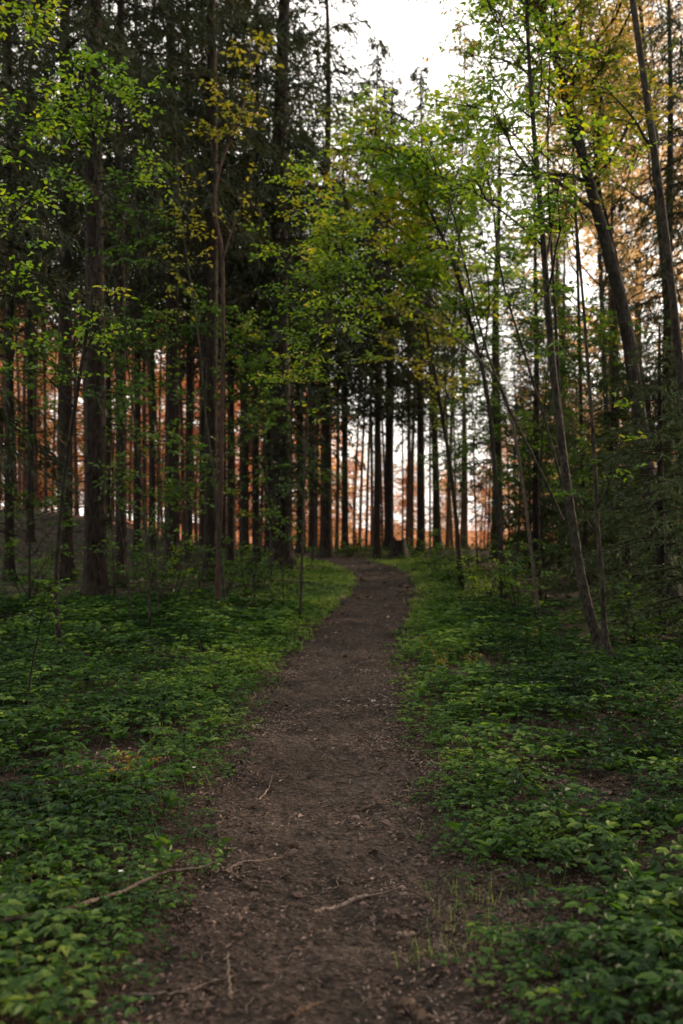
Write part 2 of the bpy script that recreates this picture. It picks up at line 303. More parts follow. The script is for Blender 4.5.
def crown_on(mb, lines, radii, g, nsub=7, sublen=.9, ntw=5, twl=.4, nleaf=7, lsz=.07, lw=.55, up=.25, t0=.25, flat=.9, droop=.25, tri=False, bark=1, spread=.9, side_bias=None):
    """secondary branches, twigs and leaves on a list of limb polylines"""
    P0 = []; D = []; LL = []
    for ln, r in zip(lines, radii):
        n = max(2, int(nsub)); s = np.sort(g.uniform(t0, 1, n)); k = s * (len(ln) - 1); i = np.minimum(k.astype(int), len(ln) - 2); u = (k - i)[:, None]
        p = ln[i] * (1 - u) + ln[i + 1] * u; tg = nrm(ln[i + 1] - ln[i])
        d = nrm(tg * .6 + g.normal(0, spread, (n, 3)) * [1, 1, .6] + [0, 0, up])
        if side_bias is not None: d = nrm(d + np.asarray(side_bias))
        P0.append(p); D.append(d); LL.append(sublen * g.uniform(.45, 1.2, n) * (1.15 - .6 * s))
    P0 = np.concatenate(P0); D = np.concatenate(D); LL = np.concatenate(LL); B = len(P0)
    S = np.linspace(0, 1, 4); bend = g.normal(0, .15, (B, 3))
    def q(i, s): return P0[i] + D[i] * (LL[i] * s)[:, None] + bend[i] * (LL[i] * s ** 2)[:, None] - np.array([0, 0, 1]) * (droop * LL[i] * s ** 2)[:, None]
    P = q(np.repeat(np.arange(B), 4), np.tile(S, B)).reshape(B, 4, 3)
    tubes(mb, P, (.006 + .006 * LL)[:, None] * (1 - .8 * S)[None], 3, bark)
    T = B * ntw; ti = np.repeat(np.arange(B), ntw); s = g.uniform(.15, 1, T); p0 = q(ti, s)
    d = nrm(D[ti] * .7 + g.normal(0, .75, (T, 3)) * [1, 1, .5] + [0, 0, .05]); l = twl * g.uniform(.5, 1.2, T)
    p1 = p0 + d * l[:, None] * .5; p2 = p0 + d * l[:, None] - np.array([0, 0, 1]) * (l * .18)[:, None]
    tubes(mb, np.stack([p0, p1, p2], 1), np.array([[.0035, .0028, .0012]]) * np.ones((T, 1)), 3, bark)
    K = T * nleaf; ki = np.repeat(np.arange(T), nleaf); w = np.tile((np.arange(nleaf) + .6) / nleaf, T)
    pos = p0[ki] + d[ki] * (l[ki] * w)[:, None] - np.array([0, 0, 1]) * (l[ki] * .18 * w ** 2)[:, None]
    a, b = frame(d[ki]); sg = np.where(np.arange(K) % 2 == 0, 1, -1)[:, None]
    ld = nrm(d[ki] * .5 + a * sg * .9 + g.normal(0, .3, (K, 3)) - np.array([0, 0, .18]))
    nn = nrm(np.array([0, 0, flat]) + g.normal(0, .5, (K, 3)))
    Ls = lsz * g.uniform(.6, 1.25, K)
    leaves(mb, pos + ld * .012, ld, nn, Ls, Ls * lw * g.uniform(.85, 1.15, K), 0, .18, tri)
def limb_line(g, p, d, L, n=7, up=.15, wob=.16, droop=0.):
    out = [np.array(p, float)]; d = nrm(d)
    for i in range(n - 1):
        d = nrm(d + g.normal(0, wob, 3) + np.array([0, 0, up - droop * i / n])); out.append(out[-1] + d * L / (n - 1))
    return np.array(out)
def leafy_tree(name, label, cat, trunk_pts, r0, mbark, mleaf, seed, n_limbs=10, limb_len=1.8, limb_t=(.35, .98), group=None, big=3, bias=None, top_r=.25, extra=(), limb_up=.12, kt=10, trunk_mat_r=None, **kw):
    """trunk_pts world points from the ground up; returns the thing (trunk > limb, crown)"""
    g = np.random.default_rng(seed); T = resample(trunk_pts, 26); base = T[0].copy(); T = T - base
    root = thing(name, label, cat, base, 0, group)
    t = np.linspace(0, 1, len(T)); R = r0 * (1 - (1 - top_r) * t ** .8); R[0] *= 1.5; R[1] *= 1.15
    mb = MB(); TT = np.concatenate([[T[0] - [0, 0, .25]], T]); tubes(mb, TT, np.concatenate([[R[0] * 1.1], R]), kt)
    tr = link('trunk', mb.mesh('trunk', [mbark]), root)
    lines = []; rad_ = []
    ts = np.sort(g.uniform(*limb_t, n_limbs)); az = g.random() * 6.28 + np.arange(n_limbs) * 2.4
    for i, s in enumerate(ts):
        k = s * (len(T) - 1); j = min(int(k), len(T) - 2); p = T[j] + (T[j + 1] - T[j]) * (k - j); tg = nrm(T[j + 1] - T[j])
        d = np.array([math.cos(az[i]), math.sin(az[i]), .45]) + tg * .35
        if bias is not None: d = d + np.array(bias)
        ln = limb_line(g, p, d, limb_len * g.uniform(.55, 1.25) * (1.2 - .6 * s), 7, limb_up, .15, .15); r = np.interp(s, t, R) * .5
        lines.append(ln); rad_.append(r)
    for e in extra:
        lines.append(resample(np.array(e[0]) - base, 12)); rad_.append(e[1])
    order = sorted(range(len(lines)), key=lambda i: -(rad_[i] + (1 if i >= n_limbs else 0)))[:max(big, len(extra))]
    for i in range(len(lines)):
        ln, r = lines[i], rad_[i]; Rl = r * (1 - .8 * np.linspace(0, 1, len(ln)))
        if i in order:
            m2 = MB(); tubes(m2, ln, Rl, 6); link('limb', m2.mesh('limb', [mbark]), tr)
    cb = MB()
    for i in range(len(lines)):
        if i not in order: tubes(cb, lines[i], rad_[i] * (1 - .8 * np.linspace(0, 1, len(lines[i]))), 4, 1)
    top = T[int(len(T) * .72):]
    crown_on(cb, lines + [top], rad_ + [R[-1]], g, **kw)
    link('crown', cb.mesh('crown', [mleaf, mbark]), root)
    return root

# ------------------------------------------------------------------ the dark spruces
spr = []
for v, (H, hb, Lm, sp_) in enumerate([(25, 7.2, 2.7, .06), (23, 6.8, 2.7, .1), (27, 7.8, 2.4, .12), (24, 2.6, 2.9, .05)]):
    tm = trunk_mesh('trunk', H, .20, .12, M['spruce_bark'], 80, hb, 40 + v)
    cm = spruce_crown('crown', H, hb, Lm, M['needle'], M['spruce_bark'], 60 + v, gap=.40, per=5, nb=22, q=8, hang=.95, sparse=sp_, tl=.5, nw=.03)
    cf = spruce_crown('crown', H, hb, Lm * 1.1, M['needle'], M['spruce_bark'], 80 + v, gap=.42, per=5, nb=17, q=6, hang=.95, tl=.55, nw=.066, sparse=.12)
    spr.append((tm, cm, cf))
def spruce(px, Y, dia, v, label, group='big dark spruces of the stand', rz=None, s=1., lean=0.):
    x = xat(px, Y); z = float(ground(x, Y)); r = thing('spruce_tree', label, 'tree', (x, Y, z), rng.random() * 6.28 if rz is None else rz, group)
    r.scale = (s, s, s); r.rotation_euler[1] = 0
    k = .84 * dia / F * Y / .40 / s
    a = link('trunk', spr[v][0], r); a.scale = (k, k, 1); cr_ = link('crown', spr[v][2 if Y > 25 else 1], r)
    if Y > 28 and 300 < px < 520: cr_.scale = (1.45, 1.45, 1)
    return r
big = [
 (65, 22, 18, 0, 'dark spruce with a straight bare trunk, left of the thickest trunk in the stand', 1.),
 (95, 18, 25, 2, 'thickest dark spruce trunk at the front of the stand, standing in green herbs', 1.),
 (121, 21, 13, 0, 'mid-width dark spruce close behind the thickest front trunk, on its path side', 1.),
 (9, 22, 11, 1, 'slim dark spruce at the picture\'s outer left edge', 1.),
 (172, 24.5, 18, 0, 'stout dark spruce third of the big trunks from the left, orange glow beside it', 1.),
 (137, 29, 9, 1, 'slender spruce standing back between the third and fourth stout trunks', .95),
 (189, 29, 9, 2, 'slender spruce just right of the third stout trunk, set back', .95),
 (211, 22.5, 16, 2, 'dark spruce right behind the forked reddish sapling', 1.),
 (231, 28, 9, 0, 'slender spruce between the reddish sapling and the bushy dark spruce', .95),
 (256, 27, 9, 1, 'slender spruce touching the bushy dark spruce on its left', .95),
 (281, 27, 26, 3, 'broad bushy spruce with green boughs low down, beside the path', 1.),
 (326, 33, 14, 0, 'straight spruce at the far left side of the path where it bends', .85),
 (345, 36, 8, 1, 'thin spruce in the gap above the end of the path', .68),
 (377, 32, 8, 2, 'thin spruce rising from the right verge at the path bend', .62),
 (389, 36, 11, 0, 'spruce behind the dark stump at the path end', .68),
 (421, 33, 10, 2, 'straight spruce right of the stump, bright sky on both sides', .6),
 (438, 37, 9, 1, 'slightly tilted thin spruce in the brightest gap right of the stump', .62),
 (497, 30, 13, 3, 'dark spruce with low boughs right of the bright gap', .56),
 (536, 24, 9, 1, 'thin dark spruce behind the leaning grey double stem', .46),
 (563, 33, 9, 3, 'bushy spruce seen through the leaning grey double stem', .46),
 (614, 27, 13, 3, 'dark spruce behind the tall leaning trunk', .44),
 (668, 22, 14, 3, 'dark spruce at the right edge behind the young spruces', .62),
 (-30, 15.5, 24, 3, 'nearest spruce at the left edge, only its boughs reaching into view', 1.),
 (730, 19, 20, 3, 'spruce outside the right edge with boughs reaching into view', 1.),
]
for (px, Y, d, v, lab, s) in big:
    o = spruce(px, Y, d, v, lab, s=s)
    if px == 438: o.rotation_euler = (0, -.035, 0)
# second row that thickens the dark canopy behind the front trunks
second = [(30, 30, 8, 1), (108, 37, 7, 0), (152, 34, 8, 1), (203, 36, 9, 0), (245, 35, 9, 1), (268, 37, 8, 0), (300, 36, 9, 2), (222, 40, 8, 2), (312, 41, 8, 0), (-12, 27, 10, 0), (-30, 33, 8, 1)]
for (px, Y, d, v) in second:
    spruce(px, Y, d, v, 'slim dark trunk in the second row of the dense spruce stand left of the path', 'second row of spruces', s=.95 if px < 260 else .7)
# unseen spruces added beside and behind the view to shade the near ground
for (x, Y, v) in [(3.9, 1.3, 3), (-4.1, 1.2, 3), (1.6, -2.4, 3), (-2.2, -2.8, 3), (9.5, 7, 3), (-9.5, 6, 3)]:
    z = float(ground(x, Y)); r = thing('spruce_tree', 'unseen spruce added beside the glade for its shade, outside the frame', 'tree', (x, Y, z), rng.random() * 6.28, 'unseen spruces added for shade')
    link('trunk', spr[v][0], r); link('crown', spr[v][1], r)

# ------------------------------------------------------------------ thin far trunks against the glow
far = []
for v, (H, hb) in enumerate([(22, 11.5), (20, 10.5), (23, 13)]):
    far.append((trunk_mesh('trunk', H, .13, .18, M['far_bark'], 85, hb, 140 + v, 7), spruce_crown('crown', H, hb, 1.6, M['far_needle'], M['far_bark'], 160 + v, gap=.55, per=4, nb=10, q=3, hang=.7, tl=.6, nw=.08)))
zones = [(-20, 70, 'thin far trunk against the orange glow at the far left, left of the stout spruces'), (70, 200, 'thin far trunk in the orange gaps between the stout spruces'),
         (200, 320, 'thin far trunk in the pale gaps between the reddish sapling and the path'), (320, 470, 'thin far trunk in the bright gap where the path ends'),
         (470, 700, 'thin far trunk low in the pale gaps behind the right-hand saplings')]
placed = []
for a, b, lab in zones:
    n = int((b - a) / 6.2); c = 0; tries = 0
    while c < n and tries < 600:
        tries += 1; px = rng.uniform(a, b); Y = rng.uniform(42, 56)
        if any(abs(px - q[0]) < 3.4 or (abs(px - q[0]) / F * 50 < .5 and abs(Y - q[1]) < 1.2) for q in placed): continue
        placed.append((px, Y)); c += 1; v = int(rng.integers(0, 3)); x = xat(px, Y)
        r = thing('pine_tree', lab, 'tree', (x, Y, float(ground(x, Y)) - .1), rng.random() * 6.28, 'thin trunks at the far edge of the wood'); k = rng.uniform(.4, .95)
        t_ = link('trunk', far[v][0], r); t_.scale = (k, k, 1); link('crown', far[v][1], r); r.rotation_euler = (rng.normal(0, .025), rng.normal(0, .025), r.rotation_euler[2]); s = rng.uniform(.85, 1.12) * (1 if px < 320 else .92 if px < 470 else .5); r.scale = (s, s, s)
# ------------------------------------------------------------------ sunlit trees across the clearing
gold = []
for v in range(6):
    g = np.random.default_rng(300 + v); H = 15; mb = MB(); z = np.linspace(-.3, H, 12)
    P = np.stack([.3 * np.sin(z * .3 + v), .3 * np.cos(z * .25 + v), z], 1); tubes(mb, P, .2 * (1 - np.clip(z / H, 0, 1)) ** .7 + .02, 7)
    tm = mb.mesh('trunk', [M['far_bark']]); cb = MB(); lines = []
    for i in range(40 if v < 3 else 30):
        zz = .4 + (H - 1) * g.random() ** 1.35; az = i * 2.4; Ll = 3.2 * (1 - (zz / H)) ** .6 + .8
        ln = limb_line(g, (0, 0, zz), (math.cos(az), math.sin(az), .5), Ll * g.uniform(.6, 1.2), 6, .05, .15); lines.append(ln); tubes(cb, ln, .04 * (1 - .8 * np.linspace(0, 1, 6)), 4, 1)
    crown_on(cb, lines, [.03] * len(lines), g, nsub=7 if v < 3 else 5, sublen=1.4, ntw=4, twl=.7, nleaf=5, lsz=.26, lw=.6, tri=True, t0=.1)
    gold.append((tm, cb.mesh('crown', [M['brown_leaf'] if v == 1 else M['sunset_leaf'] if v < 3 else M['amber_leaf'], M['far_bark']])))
gp = []
for i in range(57):
    for _ in range(60):
        Y = 84 if i < 52 else rng.uniform(48, 57); px = rng.uniform(-60, 760) if i < 52 else 560 + (i - 52) * 42
        x = xat(px, Y)
        if i < 52: Y = 84 + .42 * x + rng.uniform(-4, 9); x = xat(px, Y)
        if all((x - a) ** 2 + (Y - b) ** 2 > 9 for a, b in gp): break
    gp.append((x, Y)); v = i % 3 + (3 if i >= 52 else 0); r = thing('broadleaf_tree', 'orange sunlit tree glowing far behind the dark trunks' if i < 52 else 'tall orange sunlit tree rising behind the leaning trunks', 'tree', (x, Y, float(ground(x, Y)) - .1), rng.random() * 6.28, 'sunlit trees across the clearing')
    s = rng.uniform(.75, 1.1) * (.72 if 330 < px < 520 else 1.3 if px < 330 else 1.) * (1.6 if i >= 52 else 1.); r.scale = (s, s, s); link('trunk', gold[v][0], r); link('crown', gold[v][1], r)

# ------------------------------------------------------------------ broadleaf trees near the path
def pix(Y, *pts): return [pt(a, b, Y) for a, b in pts]
def grounded(pts):
    p = np.array(pts, float); p[0, 2] = float(surf(p[0, 0], p[0, 1])); return p
# leaning grey double stem
P1 = grounded(pix(10.8, (606, 672), (586, 600), (572, 520), (560, 430), (552, 360), (546, 280), (540, 200), (533, 120), (528, 40), (524, -70)))
P1b = [p + np.array([0, .12, 0]) for p in pix(10.8, (612, 690), (598, 640), (585, 585), (574, 520), (565, 440), (560, 360), (556, 280), (551, 200), (550, 130), (552, 60), (556, -40))]
arch1 = pix(11.2, (563, 520), (540, 470), (505, 400), (480, 330), (462, 250), (445, 185), (425, 140), (400, 112))
arch2 = pix(11.8, (566, 500), (545, 420), (520, 340), (500, 270), (492, 200), (480, 140), (468, 100))
leafy_tree('leaning_tree', 'leaning grey double-stemmed tree with thin arching stems and small green leaves', 'tree', P1, .064, M['grey_bark'], M['green_leaf'], 501, n_limbs=16, limb_len=1.5, limb_t=(.5, 1), bias=(-.2, 0, .1),
           extra=[(P1b, .03), (arch1, .02), (arch2, .02)], nsub=8, sublen=.8, ntw=4, twl=.35, nleaf=6, lsz=.075, t0=.35)
P2 = grounded(pix(10, (618, 702), (606, 640), (602, 580), (597, 520), (594, 450), (589, 380), (583, 300), (577, 230), (573, 170)))
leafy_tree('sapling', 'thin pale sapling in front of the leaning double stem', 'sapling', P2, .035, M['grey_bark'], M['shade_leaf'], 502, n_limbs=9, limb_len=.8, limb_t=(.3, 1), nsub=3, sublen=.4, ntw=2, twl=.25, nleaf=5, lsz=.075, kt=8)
P3 = grounded(pix(16, (672, 612), (655, 520), (641, 430), (626, 325), (608, 250), (591, 190), (575, 125), (556, 60), (540, 0), (522, -90), (505, -200)))
leafy_tree('leaning_tree', 'tall dark tree leaning left, thick trunk crossing the upper right of the wood', 'tree', P3, .15, M['dark_bark'], M['olive_leaf'], 503, n_limbs=28, limb_len=3.2, limb_t=(.42, 1), nsub=12, sublen=1.1, ntw=5, twl=.45, nleaf=7, lsz=.085, t0=.15, kt=12)
P4 = grounded(pix(12, (728, 668), (703, 520), (685, 410), (673, 300), (661, 200), (647, 100), (634, 10), (622, -80), (612, -160)))
leafy_tree('slender_tree', 'straight slender grey trunk at the right edge, tilting left toward the top', 'tree', P4, .062, M['grey_bark'], M['olive_leaf'], 504, n_limbs=14, limb_len=1.8, limb_t=(.55, 1), nsub=8, sublen=.8, ntw=4, twl=.35, nleaf=6, lsz=.075, top_r=.5)
P5 = grounded(pix(20, (588, 600), (583, 480), (580, 360), (577, 250), (573, 150), (570, 60), (566, -20)))
leafy_tree('slender_tree', 'very thin upright stem in the bright gap right of the leaning double stem', 'tree', P5, .05, M['dark_bark'], M['olive_leaf'], 505, n_limbs=14, limb_len=2.0, limb_t=(.45, 1), nsub=7, sublen=.8, ntw=4, twl=.4, nleaf=6, lsz=.09)
P6 = grounded(pix(19, (690, 600), (668, 500), (650, 420), (630, 320), (612, 240), (598, 180), (592, 110), (590, 30)))
leafy_tree('slender_tree', 'thin dark stem running just right of the tall leaning trunk', 'tree', P6, .06, M['dark_bark'], M['olive_leaf'], 506, n_limbs=16, limb_len=2.2, limb_t=(.45, 1), nsub=7, sublen=.9, ntw=4, twl=.4, nleaf=6, lsz=.09)
P7 = grounded(pix(27, (690, 575), (675, 400), (662, 250), (650, 120), (640, 0), (632, -120)))
leafy_tree('amber_tree', 'tall tree with glowing amber leaves filling the upper right corner', 'tree', P7, .14, M['dark_bark'], M['amber_leaf'], 507, n_limbs=34, limb_len=4.5, limb_t=(.45, 1), nsub=11, sublen=1.5, ntw=5, twl=.55, nleaf=6, lsz=.12, t0=.1)
P8 = grounded(pix(34, (610, 560), (606, 400), (600, 260), (596, 140), (592, 40)))
leafy_tree('amber_tree', 'sparser amber tree behind the tall leaning trunk, sky showing through', 'tree', P8, .13, M['dark_bark'], M['amber_leaf'], 508, n_limbs=26, limb_len=3.6, limb_t=(.4, 1), nsub=8, sublen=1.3, ntw=4, twl=.6, nleaf=6, lsz=.14, t0=.1)
# centre
P9 = grounded(pix(17, (505, 610), (497, 500), (488, 400), (470, 320), (452, 260), (432, 215), (414, 180), (396, 150)))
leafy_tree('arching_tree', 'arching young tree spreading bright green leaves across the gap over the path', 'tree', P9, .05, M['dark_bark'], M['green_leaf'], 509, n_limbs=17, limb_len=2.4, limb_t=(.28, .9), bias=(-.35, 0, -.1), nsub=10, sublen=.9, ntw=5, twl=.4, nleaf=6, lsz=.118, t0=.15)
P10 = grounded(pix(21, (462, 578), (452, 480), (436, 380), (420, 300), (400, 230), (380, 180), (362, 150)))
leafy_tree('arching_tree', 'yellowing young tree behind the arching green one, leaves mottled gold', 'tree', P10, .05, M['dark_bark'], M['yellow_leaf'], 510, n_limbs=12, limb_len=2.6, limb_t=(.25, 1), bias=(-.3, 0, 0), nsub=9, sublen=.9, ntw=4, twl=.4, nleaf=6, lsz=.11, t0=.15)
P11 = grounded(pix(15, (300, 590), (303, 520), (306, 440), (310, 380), (318, 330), (325, 280), (330, 230)))
leafy_tree('young_tree', 'young green-leaved tree beside the broad bushy spruce at the path edge', 'tree', P11, .022, M['grey_bark'], M['green_leaf'], 511, n_limbs=17, limb_len=1.7, limb_t=(.35, 1), nsub=8, sublen=.7, ntw=4, twl=.35, nleaf=6, lsz=.08)
# leaning dead branch in the centre
mb = MB(); D = resample(pix(14, (498, 380), (478, 358), (452, 335), (430, 318), (410, 304)), 12); D2 = D[0].copy(); base = np.array([xat(540, 14.4), 14.4, 0]); base[2] = float(ground(base[0], base[1])) - .05
D = resample(np.array([base, pt(525, 500, 14.2), pt(512, 420, 14.1)] + list(D)), 30)
tubes(mb, D - base, .026 * (1 - .75 * np.linspace(0, 1, 30)), 6); tw = D[[18, 22, 25]] - base
tubes(mb, np.stack([tw, tw + [[.1, 0, .14], [-.02, 0, .2], [-.12, 0, .02]], tw + [[.16, .05, .32], [-.1, .05, .36], [-.26, 0, .0]]], 1), np.array([[.008, .005, .002]] * 3), 4)
o = link('dead_branch', mb.mesh('dead_branch', [M['stick']])); o.location = base; tag(o, 'bare leaning dead branch slanting through the leaves above the path', 'branch')
# left
P12 = grounded(pix(16.5, (218, 618), (218, 560), (221, 500), (222, 420), (223, 330), (222, 250), (215, 215), (217, 180), (228, 145), (243, 108), (256, 58)))
fk = pix(16.5, (222, 262), (232, 230), (241, 205), (246, 178))
leafy_tree('sapling', 'tall thin reddish sapling with a forked top before the dark spruces', 'sapling', P12, .045, M['red_bark'], M['yellow_leaf'], 512, n_limbs=7, limb_len=.9, limb_t=(.78, 1), extra=[(fk, .018)], nsub=4, sublen=.4, ntw=2, twl=.3, nleaf=5, lsz=.095, top_r=.3, kt=8)
P12b = grounded(pix(15.8, (225, 628), (224, 590), (219, 540), (214, 480), (206, 420), (200, 350), (190, 280), (180, 210), (176, 150)))
leafy_tree('sapling', 'thin crooked sapling crossing the foot of the reddish one, yellow-green top', 'sapling', P12b, .03, M['grey_bark'], M['yellow_leaf'], 513, n_limbs=8, limb_len=.8, limb_t=(.65, 1), nsub=3, sublen=.4, ntw=2, twl=.3, nleaf=5, lsz=.085, kt=8)
P13 = grounded(pix(11, (62, 660), (56, 600), (62, 500), (76, 400), (90, 310), (98, 240), (96, 170), (92, 110), (88, 60)))
leafy_tree('sapling', 'leafy sapling with bright green sprays before the thickest spruce trunk', 'sapling', P13, .03, M['dark_bark'], M['green_leaf'], 514, n_limbs=13, limb_len=1.0, limb_t=(.32, 1), nsub=4, sublen=.5, ntw=4, twl=.28, nleaf=6, lsz=.07, top_r=.4)
P14 = grounded(pix(8.5, (-40, 720), (-45, 560), (-35, 400), (-25, 250), (-18, 120), (-10, 0), (0, -100)))
leafy_tree('young_tree', 'leafy young tree at the outer left edge, nearest of the green-leaved ones', 'tree', P14, .05, M['dark_bark'], M['green_leaf'], 515, n_limbs=20, limb_len=.95, limb_t=(.4, 1), bias=(.3, 0, 0), nsub=6, sublen=.5, ntw=4, twl=.28, nleaf=6, lsz=.065)
P15 = grounded(pix(13, (150, 640), (148, 560), (140, 470), (132, 400), (125, 330), (130, 250), (138, 180)))
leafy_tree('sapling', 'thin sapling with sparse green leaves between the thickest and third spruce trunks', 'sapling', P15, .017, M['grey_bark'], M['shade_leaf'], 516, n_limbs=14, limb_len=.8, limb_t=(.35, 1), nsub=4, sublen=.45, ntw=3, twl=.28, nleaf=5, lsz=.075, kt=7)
P16 = grounded(pix(7.8, (24, 724), (29, 690), (33, 660), (40, 625), (45, 592)))
leafy_tree('sapling', 'knee-high bare stem with a small tuft of leaves among the left herbs', 'sapling', P16, .011, M['dark_bark'], M['shade_leaf'], 517, n_limbs=5, limb_len=.2, limb_t=(.75, 1), nsub=3, sublen=.12, ntw=2, twl=.1, nleaf=5, lsz=.05, kt=7, big=2)
thin = [(64, 640, 128, 575, 118, 500, 13.5, 'crooked bare stem standing in herbs under the thickest spruce'), (190, 610, 189, 560, 187, 505, 17, 'short bare stem under the third stout spruce'),
        (254, 600, 257, 540, 260, 470, 18, 'thin straight stem left of the broad bushy spruce'), (284, 604, 283, 575, 285, 540, 17, 'small stem with few leaves at the grassy verge by the bushy spruce'),
        (160, 628, 156, 560, 162, 470, 14.5, 'bent stem with a few leaves under the third spruce trunk')]
for i, (a, b, c, d, e, f, Y, lab) in enumerate(thin):
    if i == 0: a = 133
    leafy_tree('sapling', lab, 'sapling', grounded(pix(Y, (a, b), (c, d), (e, f), (e + 4, f - 70))), .013, M['grey_bark'], M['shade_leaf'], 530 + i, n_limbs=6, limb_len=.6, limb_t=(.3, 1), nsub=3, sublen=.35, ntw=2, twl=.25, nleaf=5, lsz=.08, kt=6, big=2)
more = [(30, 630, 15.5, 30, 520, 36, 400, 'slim stem with hanging leaves between the two leftmost trunks'), (115, 600, 19, 112, 500, 116, 390, 'leafy stem close on the path side of the thickest trunk'), (152, 590, 20.5, 158, 500, 150, 380, 'leafy stem just before the third stout spruce'), (200, 590, 20, 196, 490, 203, 370, 'leafy stem between the third spruce and the reddish sapling'), (243, 585, 21, 240, 490, 247, 380, 'leafy stem between the reddish sapling and the bushy spruce'), (272, 582, 21.5, 268, 500, 262, 420, 'low leafy stem in front of the bushy spruce'),
        (312, 563, 29, 315, 480, 310, 390, 'leafy stem at the left bank of the path bend'), (456, 566, 26, 460, 470, 452, 370, 'leafy stem at the back of the right verge, before the bright gap'), (478, 566, 26, 474, 460, 480, 340, 'taller leafy stem before the bright gap, right of a shorter one'), (515, 572, 24, 520, 470, 512, 350, 'leafy stem left of the leaning double stem, set well back'), (545, 585, 21, 540, 480, 548, 360, 'leafy stem directly behind the leaning double stem'), (590, 590, 19, 596, 490, 588, 390, 'leafy stem between the leaning double stem and the young spruces')]
for i, (a, b, Y, c, d, e, f, lab) in enumerate(more):
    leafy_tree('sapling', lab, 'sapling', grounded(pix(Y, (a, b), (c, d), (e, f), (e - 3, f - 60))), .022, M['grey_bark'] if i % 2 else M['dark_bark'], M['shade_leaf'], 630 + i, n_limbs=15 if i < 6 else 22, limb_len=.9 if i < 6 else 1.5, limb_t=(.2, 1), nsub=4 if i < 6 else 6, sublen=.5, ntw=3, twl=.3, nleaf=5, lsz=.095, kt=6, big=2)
# leafy shrubs and low saplings at the feet of the spruces
shrubs = [(170, 600, 17, 1.3, 'low shrub of loose green leaves under the third spruce'), (148, 585, 19, 1.6, 'taller loose shrub behind the bent stem'), (262, 570, 20, 1.5, 'small shrub beside the broad bushy spruce'), (95, 575, 19, 1.2, 'small shrub at the foot of the thickest spruce trunk'),
          (437, 545, 27, 1.2, 'leafy shrub right of the stump at the path end'), (470, 560, 24, 1.3, 'leafy shrub at the back of the right verge'), (487, 590, 17, 1.1, 'light green shrub on the right verge, nearest the path'),
          (520, 600, 15.5, 1.2, 'shrub between the right verge and the leaning stem'), (455, 570, 21, .8, 'small low shrub on the right verge'), (545, 585, 18, 1.2, 'dark shrub behind the leaning double stem'), (350, 548, 33, .8, 'little shrub on the rise past the bend in the path'), (640, 640, 11.5, .9, 'loose shrub below the young spruces'), (30, 600, 17, 1.2, 'dark shrub under the slim left-edge spruce'),
          (505, 540, 26, 2.2, 'tall thin shrub in front of the dark low-boughed spruce'), (225, 585, 18.5, 1.2, 'small shrub at the foot of the reddish sapling')]
for i, (px, py, Y, h, lab) in enumerate(shrubs):
    g = np.random.default_rng(560 + i); x = xat(px, Y); z = float(ground(x, Y)); root = thing('shrub', lab, 'shrub', (x, Y, z), 0); st = MB(); cb = MB(); lines = []
    for k in range(7):
        az = g.random() * 6.28; ln = limb_line(g, (g.normal(0, .05), g.normal(0, .05), -.05), (math.cos(az) * .5, math.sin(az) * .5, 1), h * g.uniform(.6, 1.1), 6, .02, .13); lines.append(ln); tubes(st, ln, .011 * (1 - .8 * np.linspace(0, 1, 6)), 5)
    link('stem', st.mesh('stem', [M['dark_bark']]), root); crown_on(cb, lines, [.01] * 7, g, nsub=4, sublen=.4, ntw=2, twl=.25, nleaf=6, lsz=.08, t0=.3, droop=.35)
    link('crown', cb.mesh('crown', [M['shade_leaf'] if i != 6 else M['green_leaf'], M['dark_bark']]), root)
# young spruces on the right
ys_ = []
for v, (H, L) in enumerate([(4.2, 1.35), (3.2, 1.2), (5.5, 1.6)]):
    ys_.append((trunk_mesh('trunk', H, .05, .04, M['spruce_bark'], 0, 1, 200 + v, 7), spruce_crown('crown', H, .25, L, M['young_needle'], M['spruce_bark'], 210 + v, gap=.17, per=5, nb=17, q=10, hang=.35, tl=.24 if v < 2 else .36, nw=.015 if v < 2 else .036, flat=.3)))
for (px, Y, v, s, lab) in [(662, 13.5, 0, 1., 'tallest young spruce with spreading dark boughs near the right edge'), (700, 11.5, 1, 1., 'young spruce cut by the right edge, closest to the camera'), (628, 16.5, 1, .95, 'young spruce behind the pale thin sapling'),
                           (585, 20, 1, .9, 'small young spruce in the shade behind the leaning double stem'), (560, 26, 2, .9, 'taller young spruce seen through the stems of the leaning double trunk'), (612, 22.5, 2, .95, 'tall young spruce under the big leaning trunk'), (650, 19, 2, .8, 'young spruce filling the gap behind the tallest young spruce'), (530, 27, 2, .8, 'young spruce deep in the shade right of the bright gap')]:
    x = xat(px, Y); r = thing('young_spruce', lab, 'tree', (x, Y, float(ground(x, Y))), rng.random() * 6.28, 'young spruces'); r.scale = (s, s, s); link('trunk', ys_[v][0], r); link('crown', ys_[v][1], r)
